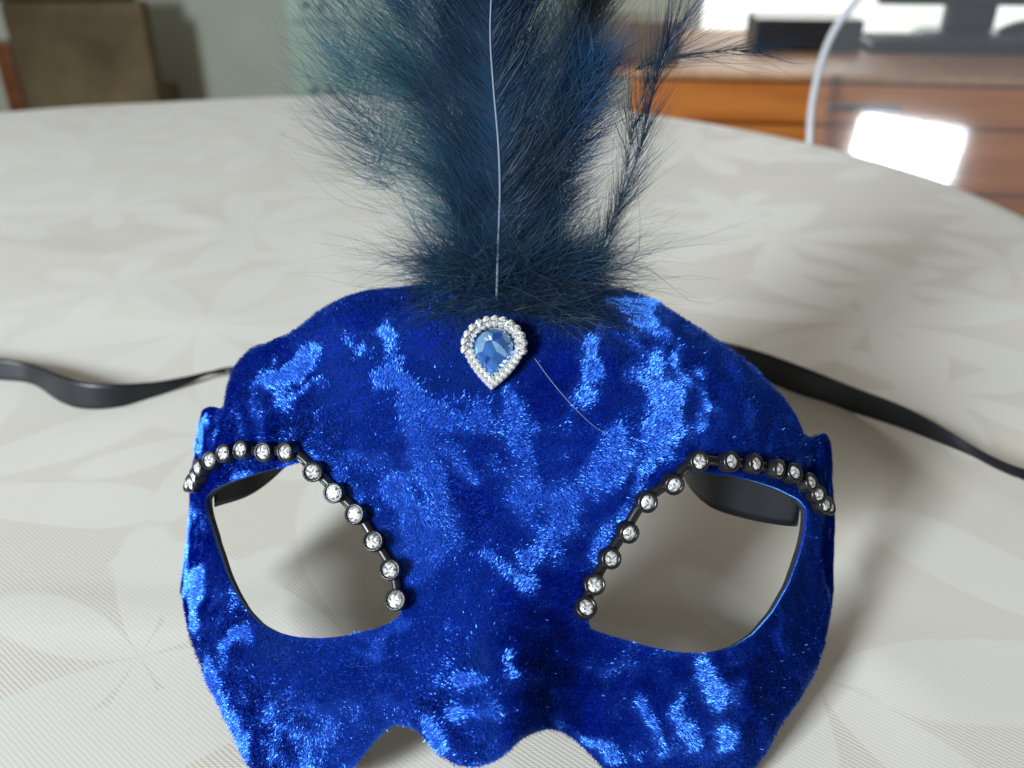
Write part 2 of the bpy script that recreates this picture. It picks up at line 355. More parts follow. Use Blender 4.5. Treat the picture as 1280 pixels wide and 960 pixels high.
# soft crush wrinkles of the velvet
def fbm(P, sc, seed, oct=3):
    o = np.zeros(len(P)); amp = 1
    for k in range(oct):
        o += amp*np.array([noise.noise((p[0]*sc, p[1]*sc, seed+k*7.3)) for p in P]); sc *= 2.1; amp *= .5
    return o
edge_d = np.minimum(np.minimum(dist_poly(P2, OUT), dist_poly(P2, EL)), dist_poly(P2, ER))
fade = np.clip(edge_d/.006, 0, 1)
wx = fbm(P2, 28, 1.0, 2)*.012; wq = np.c_[P2[:, 0]+wx, P2[:, 1]*.75+wx]
rid = 1-np.abs(fbm(wq, 42, 5.0, 2)); WR = (rid-.75)*.0011*fade + fbm(P2, 160, 9.0, 2)*.00022
FRONT = BASE + NRM*WR[:, None]
min_z = FRONT[:, 2].min()-TZ
print('mask lowest point above table: %.4f' % min_z, 'at px', project(FRONT[FRONT[:, 2].argmin()]), len(P2), len(T))

mask = tag(empty('feathered_mask', (B0[0], B0[1]+.05, TZ)), 'royal blue crushed velvet masquerade mask with feather plume and jewel, leaning on the cream cloth', 'mask')
# --- velvet materials
def velvet(name, pile):
    m = M(name, (.0022, .010, .20), .42, 0, Sheen_Weight=.9, Sheen_Roughness=.35, Sheen_Tint=(.10, .36, 1.0), Specular_IOR_Level=.55, Specular_Tint=(.12, .42, 1.0)); g = G(m)
    tc = g.n('ShaderNodeTexCoord'); nz = g.n('ShaderNodeTexNoise', Vector=tc.outputs['Object'], Scale=60.0, Detail=4.0)
    g.link(g.ramp(nz.outputs['Fac'], [(.3, (.0016, .007, .15)), (.7, (.0034, .016, .34))]), 'Base Color')
    if not pile:
        n2 = g.n('ShaderNodeTexNoise', Vector=tc.outputs['Object'], Scale=1800.0, Detail=2.0); g.bump(n2.outputs['Fac'], .6, .0004)
    return m
vel_m = velvet('blue_velvet', False); pile_m = velvet('velvet_pile', True)
pb = pile_m.node_tree.nodes['Principled BSDF']; pb.inputs['Metallic'].default_value = .6; pb.inputs['Specular IOR Level'].default_value = 1.0; pb.inputs['Specular Tint'].default_value = (.3, .7, 1, 1); pb.inputs['Roughness'].default_value = .42
for l in list(pb.inputs['Base Color'].links): pile_m.node_tree.links.remove(l)
pb.inputs['Base Color'].default_value = (.0045, .050, .60, 1); pb.inputs['Sheen Weight'].default_value = .3
gp = G(pile_m); fg = gp.n('ShaderNodeBsdfGlossy', Color=(.22, .72, 1, 1), Roughness=.36); fm = gp.n('ShaderNodeMixShader', Fac=.10)   # the less tinted skin reflection of the fibres
gp.t.links.new(gp.b.outputs[0], fm.inputs[1]); gp.t.links.new(fg.outputs[0], fm.inputs[2]); gp.t.links.new(fm.outputs[0], gp.t.nodes['Material Output'].inputs[0])
felt_m = noisy('black_felt', (.006, .008, .009), (.014, .017, .017), 900, .9, bump=.0003)
def shell(name, front, depth0, depth1, mat, flip):
    nV = len(P2); V = front - NRM*depth0; F = [tuple(t[::-1]) if flip else tuple(t) for t in T]; V = list(V)
    for l in loops:
        i0 = len(V)
        for q in l: V.append(front[q]-NRM[q]*depth1)
        n = len(l)
        for k in range(n):
            f = (l[k], l[(k+1) % n], i0+(k+1) % n, i0+k); F.append(f)
    return mesh_obj(name, V, F, mat, mask, True)
vf = shell('velvet_face', FRONT, 0, .0007, vel_m, False)
ln = shell('felt_lining', FRONT, .0019, .0007, felt_m, True)

# --- velvet pile: short leaning fibres, brushed in patches the way crushed velvet lies
strokes = [  # pixel polyline, half width px : nap brushed up towards the window
    ([(485, 425), (492, 470), (520, 500), (560, 515), (610, 520)], 20), ([(500, 480), (520, 540), (540, 590), (550, 640)], 18),
    ([(795, 385), (818, 440), (830, 500), (822, 560)], 24), ([(770, 375), (800, 420)], 14), ([(735, 425), (742, 460), (725, 500)], 16),
    ([(770, 560), (760, 600), (700, 630), (660, 625)], 24), ([(720, 610), (690, 670), (660, 700)], 18), ([(820, 560), (780, 620), (745, 690)], 12),
    ([(495, 600), (505, 630), (530, 660)], 15), ([(540, 650), (545, 690)], 14), ([(400, 437), (375, 460), (340, 480)], 13), ([(355, 500), (395, 480)], 9),
    ([(232, 640), (236, 700), (248, 780)], 8), ([(300, 795), (285, 800)], 9), ([(262, 830), (282, 890), (310, 945)], 9), ([(440, 620), (470, 640)], 8),
    ([(640, 820), (645, 840)], 10), ([(575, 850), (600, 852)], 9), ([(570, 892), (620, 888)], 8), ([(535, 905), (550, 930)], 8), ([(700, 905), (740, 925), (765, 955)], 7),
    ([(600, 690), (660, 735)], 12), ([(465, 800), (505, 780)], 8), ([(450, 815), (470, 812)], 6), ([(515, 660), (520, 720)], 9), ([(300, 600), (345, 588), (385, 574)], 6),
    ([(880, 830), (900, 880), (905, 930)], 14), ([(850, 870), (860, 930)], 14), ([(800, 880), (830, 930)], 12), ([(640, 500), (650, 560)], 14), ([(870, 470), (880, 520)], 10), ([(845, 440), (860, 480)], 10),
    ([(250, 560), (258, 530)], 6), ([(560, 560), (600, 590)], 12), ([(430, 420), (450, 450)], 9), ([(480, 720), (500, 770)], 7)]
def brushed(PX):
    r = np.zeros(len(PX))
    for pl, hw in strokes:
        pl = np.array(pl, float)
        for a, b in zip(pl[:-1], pl[1:]):
            ab = b-a; t = np.clip(((PX-a)@ab)/(ab@ab), 0, 1); d = np.linalg.norm(PX-(a+t[:, None]*ab), axis=1); r = np.maximum(r, np.exp(-(d/hw)**2))
    return r
crush_n = fbm(np.c_[P2[:, 0]+wx*.8, P2[:, 1]-wx*.5], 55, 21.0, 3); crush_f = fbm(P2, 210, 33.0, 2)
warp_px = np.c_[fbm(P2, 95, 61.0, 3), fbm(P2, 95, 77.0, 3)]*15
CR = brushed(project(FRONT)+warp_px)*(1.15+.75*fbm(P2, 120, 90.0, 3)) + .42*crush_n + .5*crush_f       # >0 : nap catches the window, <0 : nap lies away
ANG = fbm(P2, 45, 40.0, 2)*1.6
NP = 520000
ta = np.linalg.norm(np.cross(FRONT[T[:, 1]]-FRONT[T[:, 0]], FRONT[T[:, 2]]-FRONT[T[:, 0]]), axis=1)
ti = rng.choice(len(T), NP, p=ta/ta.sum()); r1 = np.sqrt(rng.random(NP)); r2 = rng.random(NP)
wts = np.c_[1-r1, r1*(1-r2), r1*r2]; tri = T[ti]
bp = (FRONT[tri]*wts[..., None]).sum(1); bn = (NRM[tri]*wts[..., None]).sum(1); bn /= np.linalg.norm(bn, axis=1)[:, None]
cr_ = (CR[tri]*wts).sum(1); an_ = (ANG[tri]*wts).sum(1)
toL = np.array(KEYP)-bp; toL /= np.linalg.norm(toL, axis=1)[:, None]; toC = CAM-bp; toC /= np.linalg.norm(toC, axis=1)[:, None]
H = toL+toC; H /= np.linalg.norm(H, axis=1)[:, None]
tg = H-bn*(H*bn).sum(1)[:, None]; tg /= np.linalg.norm(tg, axis=1)[:, None]+1e-9
q = np.clip(cr_*1.15-.56, -1, 1.05)+rng.normal(0, .13, NP)
t2 = np.cross(bn, tg); aa = an_*(1-np.clip(cr_, 0, 1))
k_ = np.clip(q, 0, 1)[:, None]; away = np.clip(-q, 0, 1)[:, None]
want = bn*(1-k_) + H*k_ - tg*away*.85 + t2*(np.sin(aa)*.35*(1-k_[:, 0]))[:, None] + rng.normal(0, .10, (NP, 3)); want /= np.linalg.norm(want, axis=1)[:, None]
# fibre lies in the plane perpendicular to 'want'
ax = rng.normal(0, 1, (NP, 3))*.5 + np.cross(want, np.cross(bn, want))*2.2 + np.array([0, .0, -.8]); ax -= want*(ax*want).sum(1)[:, None]; ax /= np.linalg.norm(ax, axis=1)[:, None]
sd = np.cross(want, ax); L = rng.uniform(.0005, .0010, NP); Wd = rng.uniform(.00007, .00015, NP)
lift = rng.random(NP) < .06
ax[lift] = bn[lift]*.8 + rng.normal(0, .35, (lift.sum(), 3)); ax[lift] /= np.linalg.norm(ax[lift], axis=1)[:, None]; Wd[lift] *= .45; L[lift] *= .9
b0 = bp + bn*.0002
V = np.empty((NP, 3, 3)); V[:, 0] = b0-sd*Wd[:, None]; V[:, 1] = b0+sd*Wd[:, None]; V[:, 2] = b0+ax*L[:, None]+bn*.00035
pile = fast_mesh('velvet_pile', V.reshape(-1, 3), np.arange(NP*3).reshape(NP, 3), pile_m, mask); pile['kind'] = 'stuff'

# --- rhinestone chain round the eyes
cup_m = M('black_setting', (.008, .008, .010), .3); silver = M('silver', (.88, .88, .87), .3, .75)
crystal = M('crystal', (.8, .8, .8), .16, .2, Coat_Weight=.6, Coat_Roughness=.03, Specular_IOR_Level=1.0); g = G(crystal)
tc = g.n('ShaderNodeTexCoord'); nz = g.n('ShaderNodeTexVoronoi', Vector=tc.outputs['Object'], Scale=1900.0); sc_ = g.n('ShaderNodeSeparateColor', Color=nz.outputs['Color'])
g.link(g.ramp(sc_.outputs[0], [(.1, (.12, .11, .10)), (.45, (.46, .45, .44)), (.8, (.80, .80, .79))]), 'Base Color')  # facet sparkle and dark facets put into the base colour as grey cells
def gem_mesh(name, rx, ry, h, n=8, table=.5, mat=None, tw=0.):
    V = []; F = []
    for k, (rr, z) in enumerate(((1, 0), (.82, h*.55), (table, h))):
        for i in range(n):
            a = 2*math.pi*(i+.5*(k % 2))/n+tw; V.append((rx*rr*math.cos(a), ry*rr*math.sin(a), z))
    for k in range(2):
        for i in range(n):
            j = (i+1) % n; p, q, r_, s_ = k*n+i, k*n+j, (k+1)*n+i, (k+1)*n+j
            if k % 2 == 0: F += [(p, q, r_), (q, s_, r_)]
            else: F += [(p, q, s_), (p, s_, r_)]
    F.append(tuple(2*n+i for i in range(n)))
    me = bpy.data.meshes.new(name); me.from_pydata(V, [], F); me.update(); me.materials.append(mat); return me
stone_me = gem_mesh('rhinestone', .00190, .00190, .0007, 10, .55, crystal)
bm = bmesh.new(); rim = []
for r_, z in ((.0026, -.0012), (.0027, .0016), (.0026, .0021), (.00215, .0022), (.0020, .0017)):
    rim.append([bm.verts.new((r_*math.cos(2*math.pi*k/16), r_*math.sin(2*math.pi*k/16), z)) for k in range(16)])
for i in range(4):
    for k in range(16): bm.faces.new((rim[i][k], rim[i][(k+1) % 16], rim[i+1][(k+1) % 16], rim[i+1][k]))
bm.faces.new(rim[4]); cup_me = bpy.data.meshes.new('setting'); bm.to_mesh(cup_me); bm.free(); cup_me.materials.append(cup_m)
cup_me.polygons.foreach_set('use_smooth', [len(p.vertices) == 4 for p in cup_me.polygons])
link_me = bpy.data.meshes.new('chain_link'); bm = bmesh.new(); box_bm(bm, (-.0008, -.0004, .0), (.0008, .0004, .0007), .0002); bm.to_mesh(link_me); bm.free(); link_me.materials.append(M('dull_steel', (.35, .36, .38), .3, 1.0))
stL = [(236, 604), (242, 598), (249, 591), (257, 581.5), (270, 574), (288, 565.5), (310, 561), (336, 561), (365, 560), (392, 584), (420, 612), (447, 641), (468, 675), (488, 710), (496, 747)]
stR = [(730, 761), (741, 727), (758, 693), (780, 658), (804, 622), (837, 597), (867, 574), (903, 575), (931, 577), (959, 582), (982, 592), (1000, 603), (1016, 615), (1027, 626), (1036, 632)]
def frame_at(s, v, lift_, tilt=(0, 0, 0)):
    s, v = np.array(s), np.array(v); p = surf(s, v); n = nrm(s, v) + np.array(tilt); n /= np.linalg.norm(n)
    x = Xv - n*(Xv@n); x /= np.linalg.norm(x); y = np.cross(n, x)
    m = Matrix(((x[0], y[0], n[0], 0), (x[1], y[1], n[1], 0), (x[2], y[2], n[2], 0), (0, 0, 0, 1))); m.translation = Vector(p+n*lift_); return m
def place(name, me, m, parent, rot=0):
    o = link(bpy.data.objects.new(name, me)); o.parent = parent
    pm = parent_world(parent); o.matrix_basis = Matrix.Identity(4); o.matrix_parent_inverse = Matrix.Identity(4)
    o.matrix_local = pm.inverted() @ (m @ Matrix.Rotation(rot, 4, 'Z')); o['_w'] = 0; del o['_w']; WM[o.name] = m @ Matrix.Rotation(rot, 4, 'Z'); return o
WM = {}
def parent_world(p):
    if p.name in WM: return WM[p.name]
    return Matrix.LocRotScale(p.location, p.rotation_euler, None)
for st, side in ((stL, -1), (stR, 1)):
    sv = []
    for px, py in st:
        s, v = pick(px + (4 if side < 0 else -1) + max(0, 262-px)*.42 - max(0, px-1005)*.42, py+3)
        if abs(s) > REAR-.020: s = math.copysign(REAR-.020, s)
        sv.append((s, v))
    if side < 0:                                                # the last ones wrap round the temple
        base_ = sv[5]
    cords = []
    for k, (s, v) in enumerate(sv):
        tilt = np.array([side*-.10, 0, .05]) if side < 0 else np.zeros(3)
        m = frame_at(s, v, .0020, tilt+rng.normal(0, .11, 3))
        so = place('rhinestone', stone_me, m @ Matrix.Translation((0, 0, .0017)), mask, rng.uniform(0, 3))
        place('setting', cup_me, m, so)
        cords.append(np.array(m.translation)-np.array(m.col[2][:3])*.0009)
    for k in range(len(sv)-1):
        a, b = np.array(sv[k]), np.array(sv[k+1]); mid = (a+b)/2; m = frame_at(mid[0], mid[1], .0016)
        d = Vector(cords[k+1]-cords[k]); ang = math.atan2(d.dot(m.col[1].to_3d()), d.dot(m.col[0].to_3d()))
        if d.length > .004: place('chain_link', link_me, m @ Matrix.Rotation(ang, 4, 'Z'), mask)
    V, F = tube(spline(cords, 90), .0014, 8); mesh_obj('trim_cord', V, F, cup_m, mask, True)

# --- the teardrop jewel
jc = pick(618, 441); JM = frame_at(jc[0], jc[1], .0022, (.0, -.25, .0))
PXM = 1/1050*np.linalg.norm(np.array(JM.translation)-CAM)       # metres per pixel there
def drop(u, k):                                                 # pear outline, u in 0..1, from the tip
    a = 2*math.pi*u - math.pi/2; x = math.cos(a); y = math.sin(a)
    if y < 0: p = -y; x = math.copysign(1-p**1.7, x) if p < .9999 else 0.0; y = -p*1.52
    return x*k, y*k
jewel = place('jewel_brooch', None, JM, mask)
jewel['label'] = 'teardrop blue gem brooch in a silver crystal halo'
hw = 38.5*PXM*.98; gw = 26.0*PXM
def jmesh(name, V, F, mat, smooth=False):
    me = bpy.data.meshes.new(name); me.from_pydata(V, [], F); me.update(); me.materials.append(mat)
    if smooth: me.polygons.foreach_set('use_smooth', [True]*len(me.polygons))
    return me
n = 48; V = []; F = []
for k_, z in ((hw*.96, -.0012), (hw, .0008), (hw*.93, .0016), (gw*1.08, .0012), (gw*1.02, .0002)):
    for i in range(n): x, y = drop(i/n, k_); V.append((x, y+.0004, z))
for r_ in range(4):
    for i in range(n): F.append((r_*n+i, r_*n+(i+1) % n, (r_+1)*n+(i+1) % n, (r_+1)*n+i))
F.append(tuple(4*n+i for i in range(n)))
place('bezel', jmesh('bezel', V, F, silver), JM, jewel)
n = 14; V = []; F = []
for k, (k_, z) in enumerate(((gw*1.03, .0008), (gw*.84, .0026), (gw*.62, .0030), (gw*.30, .0037))):
    for i in range(n): x, y = drop((i+.5*(k % 2))/n, k_); V.append((x, y*(1 if k < 2 else .9), z))
for k in range(3):
    for i in range(n):
        j = (i+1) % n; p, q_, r_, s_ = k*n+i, k*n+j, (k+1)*n+i, (k+1)*n+j
        F += [(p, q_, r_), (q_, s_, r_)] if k % 2 == 0 else [(p, q_, s_), (p, s_, r_)]
F.append(tuple(3*n+i for i in range(n)))
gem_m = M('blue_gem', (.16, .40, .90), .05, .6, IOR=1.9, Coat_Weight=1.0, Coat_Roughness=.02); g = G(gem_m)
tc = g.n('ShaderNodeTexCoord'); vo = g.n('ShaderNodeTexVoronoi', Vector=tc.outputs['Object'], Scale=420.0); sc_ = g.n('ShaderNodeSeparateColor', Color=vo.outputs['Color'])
g.link(g.ramp(sc_.outputs[1], [(.05, (.012, .07, .36)), (.5, (.06, .24, .72)), (.95, (.40, .70, 1.0))]), 'Base Color')  # inner reflections of the cut painted in as light and dark blue cells
dv = g.n('ShaderNodeVectorMath', {'operation': 'SUBTRACT'}, i0=vo.outputs['Color'], i1=(.5, .5, .5)); dv = g.n('ShaderNodeVectorMath', {'operation': 'SCALE'}, i0=dv.outputs[0], Scale=.7)
gn_ = g.n('ShaderNodeNewGeometry'); dv = g.n('ShaderNodeVectorMath', {'operation': 'ADD'}, i0=dv.outputs[0], i1=gn_.outputs['Normal']); dv = g.n('ShaderNodeVectorMath', {'operation': 'NORMALIZE'}, i0=dv.outputs[0]); g.link(dv.outputs[0], 'Normal')
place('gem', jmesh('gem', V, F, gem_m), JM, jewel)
bead_me = gem_mesh('halo_crystal', .00135, .00135, .0011, 7, .45, crystal); small_me = gem_mesh('halo_bead', .00075, .00075, .0008, 6, .4, silver)
dp = np.array([drop(u, (hw*.66+gw*.44)) for u in np.linspace(0, 1, 400)]); dl = np.r_[0, np.cumsum(np.linalg.norm(np.diff(dp, axis=0), axis=1))]
for t in np.linspace(0, dl[-1], 25)[:-1]:
    i = int(np.searchsorted(dl, t)); i = min(i, 399); x, y = dp[i]
    if y > -.0020: place('halo_crystal', bead_me, JM @ Matrix.Translation((x, y+.0004, .0013)), jewel, rng.uniform(0, 3))
for kk in (hw*.95, hw*.79, gw*1.09):
    dp2 = np.array([drop(u, kk) for u in np.linspace(0, 1, 400)]); dl2 = np.r_[0, np.cumsum(np.linalg.norm(np.diff(dp2, axis=0), axis=1))]
    for t in np.arange(0, dl2[-1], .00155):
        i = min(int(np.searchsorted(dl2, t)), 399); x, y = dp2[i]
        if y < -.0016 or kk == gw*1.09: place('halo_bead', small_me, JM @ Matrix.Translation((x, y+.0004, .0013)), jewel)

# --- feathers
def feather_mat(name, c0, c1, trans=.35, rough=.45):
    m = M(name, c0, rough, 0, Specular_IOR_Level=.25, Sheen_Weight=.1); g = G(m)
    tc = g.n('ShaderNodeTexCoord'); nz = g.n('ShaderNodeTexNoise', Vector=tc.outputs['Object'], Scale=45.0, Detail=3.0)
    col = g.ramp(nz.outputs['Fac'], [(.35, c0), (.68, c1)]); g.link(col, 'Base Color')
    tr = g.n('ShaderNodeBsdfTranslucent', Color=col); mx = g.n('ShaderNodeMixShader', Fac=trans)
    g.t.links.new(g.b.outputs[0], mx.inputs[1]); g.t.links.new(tr.outputs[0], mx.inputs[2]); g.t.links.new(mx.outputs[0], g.t.nodes['Material Output'].inputs[0]); return m
navy = feather_mat('navy_barbs', (.0045, .022, .052), (.010, .050, .115), .45); teal = feather_mat('teal_barbs', (.05, .15, .20), (.10, .24, .29), .6)
blue = feather_mat('blue_barbs', (.008, .055, .15), (.020, .125, .29), .5); tan = feather_mat('tan_barbs', (.26, .21, .13), (.15, .15, .11), .6)
dark = feather_mat('black_barbs', (.007, .022, .052), (.014, .042, .085), .35)
quill_m = M('pale_quill', (.15, .19, .26), .4); quill_d = M('dark_quill', (.02, .04, .06), .35)
def strips(roots, dirs, bends, L, W, seg, wig, seed):
    """many tapering barbs: root, start direction, bend vector, length, width"""
    r = np.random.default_rng(seed); n = len(roots); t = np.linspace(0, 1, seg+1)
    ph = r.uniform(0, 6.28, (n, 1)); fr = r.uniform(.6, 1.6, (n, 1)); wv_ = r.normal(0, 1, (n, 3)); wv_ -= dirs*(wv_*dirs).sum(1)[:, None]
    C = roots[:, None] + dirs[:, None]*(L[:, None]*t)[..., None] + bends[:, None]*(L[:, None]*t**2)[..., None]
    C = C + wv_[:, None]*((wig*L[:, None]*t**1.3*np.sin(ph+fr*t*6.28)))[..., None]
    Tn = np.gradient(C, axis=1); Tn /= np.linalg.norm(Tn, axis=2)[..., None]+1e-12
    view = CAM-roots; view /= np.linalg.norm(view, axis=1)[:, None]; up = view + r.normal(0, .55, (n, 3))
    sd_ = np.cross(Tn, up[:, None]); sd_ /= np.linalg.norm(sd_, axis=2)[..., None]+1e-12
    wt = W[:, None]*(1-t*.9)
    V = np.stack([C-sd_*wt[..., None], C+sd_*wt[..., None]], 2).reshape(-1, 3)
    i0 = (np.arange(n)*(seg+1)*2)[:, None]+np.arange(seg)[None]*2; i0 = i0.ravel()
    return V, np.c_[i0, i0+1, i0+3, i0+2]
def feather(px_pts, y0, lean, mats, n, len_px, ang, t0=.0, width=.00013, q_r=.0005, wig=.05, seed=1, spread=.25, label=None, down=0., qm=None, sides=(-1, 1), clump=14, far=1.0, jit=.0002, back=False, asd=8.0):
    """px_pts: quill in the picture from base to tip; the quill stands at depth y0 and leans back by 'lean'"""
    base_z = on_y(*px_pts[0], y0)[2]; P = []
    for p in px_pts:
        y = y0
        for _ in range(4): y = y0 + lean*(on_y(*p, y)[2]-base_z)
        P.append(on_y(*p, y))
    P = spline(P, 80); T_ = np.gradient(P, axis=0); T_ /= np.linalg.norm(T_, axis=1)[:, None]
    root = empty('feather', P[0], mask)
    if label: root['label'] = label
    V, F = tube(P, np.linspace(q_r, q_r*.3, len(P)), 6); mesh_obj('quill', V, F, qm or quill_d, root, True)
    r = np.random.default_rng(seed); ppm = FPX/(y0/math.cos(PITCH)*1.02)
    for j, mt in enumerate(mats):
        m_ = n//len(mats); nc = max(30, m_//clump); ci = r.integers(0, nc, m_)
        tc_ = r.random(nc); t = t0+(1-t0)*np.clip((tc_[ci]+r.normal(0, .012, m_))*far, 0, 1); idx = t*79; i = np.minimum(idx.astype(int), 78); f = (idx-i)[:, None]
        rt = P[i]*(1-f)+P[i+1]*f + r.normal(0, jit, (m_, 3)); tn = T_[i]; sg = np.array(sides)[r.integers(0, len(sides), nc)][ci]
        side = np.cross(tn, np.array([0, -1.0, .25])); side /= np.linalg.norm(side, axis=1)[:, None]
        dep = np.cross(side, tn)
        an = R(1)*(np.interp(t, [0, .5, 1], ang) + r.normal(0, 6, nc)[ci] + r.normal(0, asd, m_)); Ln = np.interp(t, np.linspace(0, 1, len(len_px)), len_px)/ppm*r.uniform(.7, 1.12, nc)[ci]*r.uniform(.6, 1.1, m_)
        dz = r.normal(0, spread, nc)[ci] + r.normal(0, .05, m_)
        if back: dz = -np.abs(dz)-.05
        d = tn*np.cos(an)[:, None] + side*(sg*np.sin(an))[:, None] + dep*dz[:, None]; d /= np.linalg.norm(d, axis=1)[:, None]
        bend = tn*(r.uniform(.05, .5, nc)[ci])[:, None]-dep*(dz*.3)[:, None] + np.array([0, 0, -1.0])*(down*r.random(m_))[:, None]
        V, F = strips(rt, d, bend, Ln, width*r.uniform(.5, 1.3, m_), 6, wig, seed+j)
        o = fast_mesh('vane', V, F, mt, root); o['kind'] = 'stuff'
    return root
Y0 = .226
feather([(621, 372), (623, 300), (625, 240), (623, 180), (617, 110), (613, 50), (614, 0), (620, -90), (632, -190)], Y0-.007, .10, [navy, navy, navy, dark], 9000, [100, 122, 126, 130, 128, 115, 70], [48, 42, 38], .04, .00010, .00042, .05, 11, .16, 'tall navy feather with a pale quill in the middle of the plume', qm=quill_m, clump=24, jit=.00002, back=True)
feather([(606, 365), (594, 290), (572, 210), (548, 130), (533, 86), (518, 0), (507, -80)], Y0+.010, .15, [teal, navy, teal], 3000, [60, 130, 135, 120, 90], [56, 46, 38], .08, .00008, .0002, .10, 12, .35, 'teal feather fanning out at the left of the plume', qm=quill_m, clump=16, sides=(-1, -1, -1, 1), jit=.002, asd=13)
feather([(648, 365), (668, 300), (688, 230), (706, 170), (722, 120), (735, 80)], Y0+.001, .11, [blue, blue, navy], 3400, [60, 74, 70, 60, 45], [50, 44, 36], .06, .00009, .00015, .09, 13, .45, 'bright blue short feather at the right of the plume', sides=(1, 1, 1, -1, -1), jit=.0026, asd=15)
feather([(722, 376), (745, 325), (772, 262), (797, 195), (815, 120), (838, 52), (872, 0), (905, -50)], Y0+.004, .1, [dark, navy], 520, [50, 70, 78, 90, 90], [20, 17, 17], .05, .00007, .00035, .05, 14, .12, 'thin sparse dark feather bending to the right', clump=6, far=.75)
feather([(735, 372), (762, 300), (780, 230), (792, 160), (812, 90)], Y0+.008, .1, [dark, teal], 220, [45, 60, 80, 90], [24, 24, 22], .05, .00007, .00022, .06, 18, .15, 'short dark feather close beside the thin one', clump=6)
feather([(668, 330), (700, 230), (730, 150), (775, 100), (830, 74), (900, 64), (960, 64)], Y0+.022, .2, [dark, navy], 120, [60, 90, 110, 100, 50], [16, 12, 8], .55, .00007, .00012, .05, 15, .12, 'dark feather whose tip lies towards the right', clump=10)
feather([(560, 360), (520, 280), (480, 200), (450, 120), (432, 40), (425, -60)], Y0+.018, .2, [teal, navy], 800, [110, 120, 100, 85, 70], [54, 44, 36], .3, .00007, .00012, .09, 16, .4, 'wispy pale teal feather at the far left of the plume', sides=(-1, -1, -1, 1), clump=7, jit=.003, asd=14)
feather([(660, 320), (690, 200), (706, 110), (722, 40), (740, -40)], Y0+.018, .2, [tan, teal], 1300, [60, 70, 80, 70], [40, 32, 28], .4, .00010, .0003, .05, 17, .25, 'tan tipped feather behind the blue one', sides=(1, 1, -1), jit=.001)
# downy tuft at the foot of the plume
tuft = empty('down_tuft', surf(np.array(pick(625, 375)[0]), np.array(pick(625, 375)[1])), mask); tuft['label'] = 'fluffy navy down at the foot of the plume'
for nm, mt, n_, lo_, hi_, sd_, zz in (('down', navy, 4200, 45, 120, 31, .25), ('down', dark, 2000, 40, 105, 32, .1), ('down', blue, 1000, 40, 95, 33, .3), ('wisp', teal, 420, 90, 185, 34, .35), ('wisp', navy, 260, 100, 200, 35, .2)):
    r = np.random.default_rng(sd_); px = 640 + np.clip(r.normal(0, 45, n_), -100, 105)+2; py = 352 + r.uniform(-30, 20, n_)-np.abs(px-640)*.06
    yy = Y0+r.uniform(-.006, .02, n_); rt = np.array([on_y(a, b, c) for a, b, c in zip(px, py, yy)])
    an = r.normal(0, 1.0, n_) + (px-632)/60*.85; d = np.c_[np.sin(an), r.normal(-.05, .45, n_), np.cos(an)*.75+zz-.12]; d /= np.linalg.norm(d, axis=1)[:, None]
    bend = np.c_[r.normal(0, .25, n_), r.normal(0, .2, n_), r.uniform(-.35, .3, n_)]
    V, F = strips(rt, d, bend, r.uniform(lo_, hi_, n_)*.235/1050, r.uniform(.00005, .00010, n_), 7, .10, sd_); o = fast_mesh(nm, V, F, mt, tuft); o['kind'] = 'stuff'
# down lying over the forehead round the jewel
r = np.random.default_rng(51); n_ = 2600
px = 648+np.clip(r.normal(0, 62, n_), -125, 140); py = 366 + r.uniform(-8, 26, n_) + np.where(np.abs(px-640) > 28, 22*r.random(n_)**2, 0)
sv = np.array([pick(a, max(b, 360)) for a, b in zip(px, py)]); rt = surf(sv[:, 0], sv[:, 1]); nn = nrm(sv[:, 0], sv[:, 1]); rt = rt+nn*.001
d = -Uv*r.uniform(.0, 1.0, n_)[:, None] + Xv*(r.normal(0, .55, n_)+(px-640)/300)[:, None] + nn*r.uniform(.15, .6, n_)[:, None]; d /= np.linalg.norm(d, axis=1)[:, None]
ln_ = np.interp(px, [520, 570, 620, 680, 740, 790], [30, 55, 42, 95, 85, 30])*(.3+1.3*r.random(n_)**1.8)
cut = n_//2
for sl, mt in ((slice(0, cut), dark), (slice(cut, n_), navy)):
    V, F = strips(rt[sl], d[sl], -nn[sl]*.28, ln_[sl]*.215/1050, r.uniform(.00005, .0001, len(rt[sl])), 6, .10, 52); o = fast_mesh('down', V, F, mt, tuft); o['kind'] = 'stuff'
lp = [(668, 452), (690, 482), (715, 510), (742, 535), (765, 548)]
pp = spline([surf(*map(np.array, pick(*p)))+nrm(*map(np.array, pick(*p)))*.0016 for p in lp], 30); V, F = tube(pp, np.linspace(.00010, .00004, 30), 5); mesh_obj('loose_barb', V, F, quill_m, mask, True)

# --- satin ribbon ties
satin_m = M('black_satin', (.007, .008, .011), .36, 0, Specular_IOR_Level=.45, Sheen_Weight=.15, Sheen_Roughness=.3, Anisotropic=.5); g = G(satin_m)
tc = g.n('ShaderNodeTexCoord'); nz = g.n('ShaderNodeTexNoise', Vector=tc.outputs['Object'], Scale=900.0, Detail=2.0); g.bump(nz.outputs['Fac'], .15, .0002)
def ribbon(name, lo_pts, hi_pts, n=120):
    a, b = spline(lo_pts, n), spline(hi_pts, n); V = []; F = []; k = 7
    for i in range(n):
        for j in range(k):
            f = j/(k-1); V.append(a[i]*(1-f)+b[i]*f)
    for i in range(n-1):
        for j in range(k-1): F.append((i*k+j, i*k+j+1, (i+1)*k+j+1, (i+1)*k+j))
    o = mesh_obj(name, V, F, satin_m, mask, True); md = o.modifiers.new('thickness', 'SOLIDIFY'); md.thickness = .00016; md.offset = 0; return o
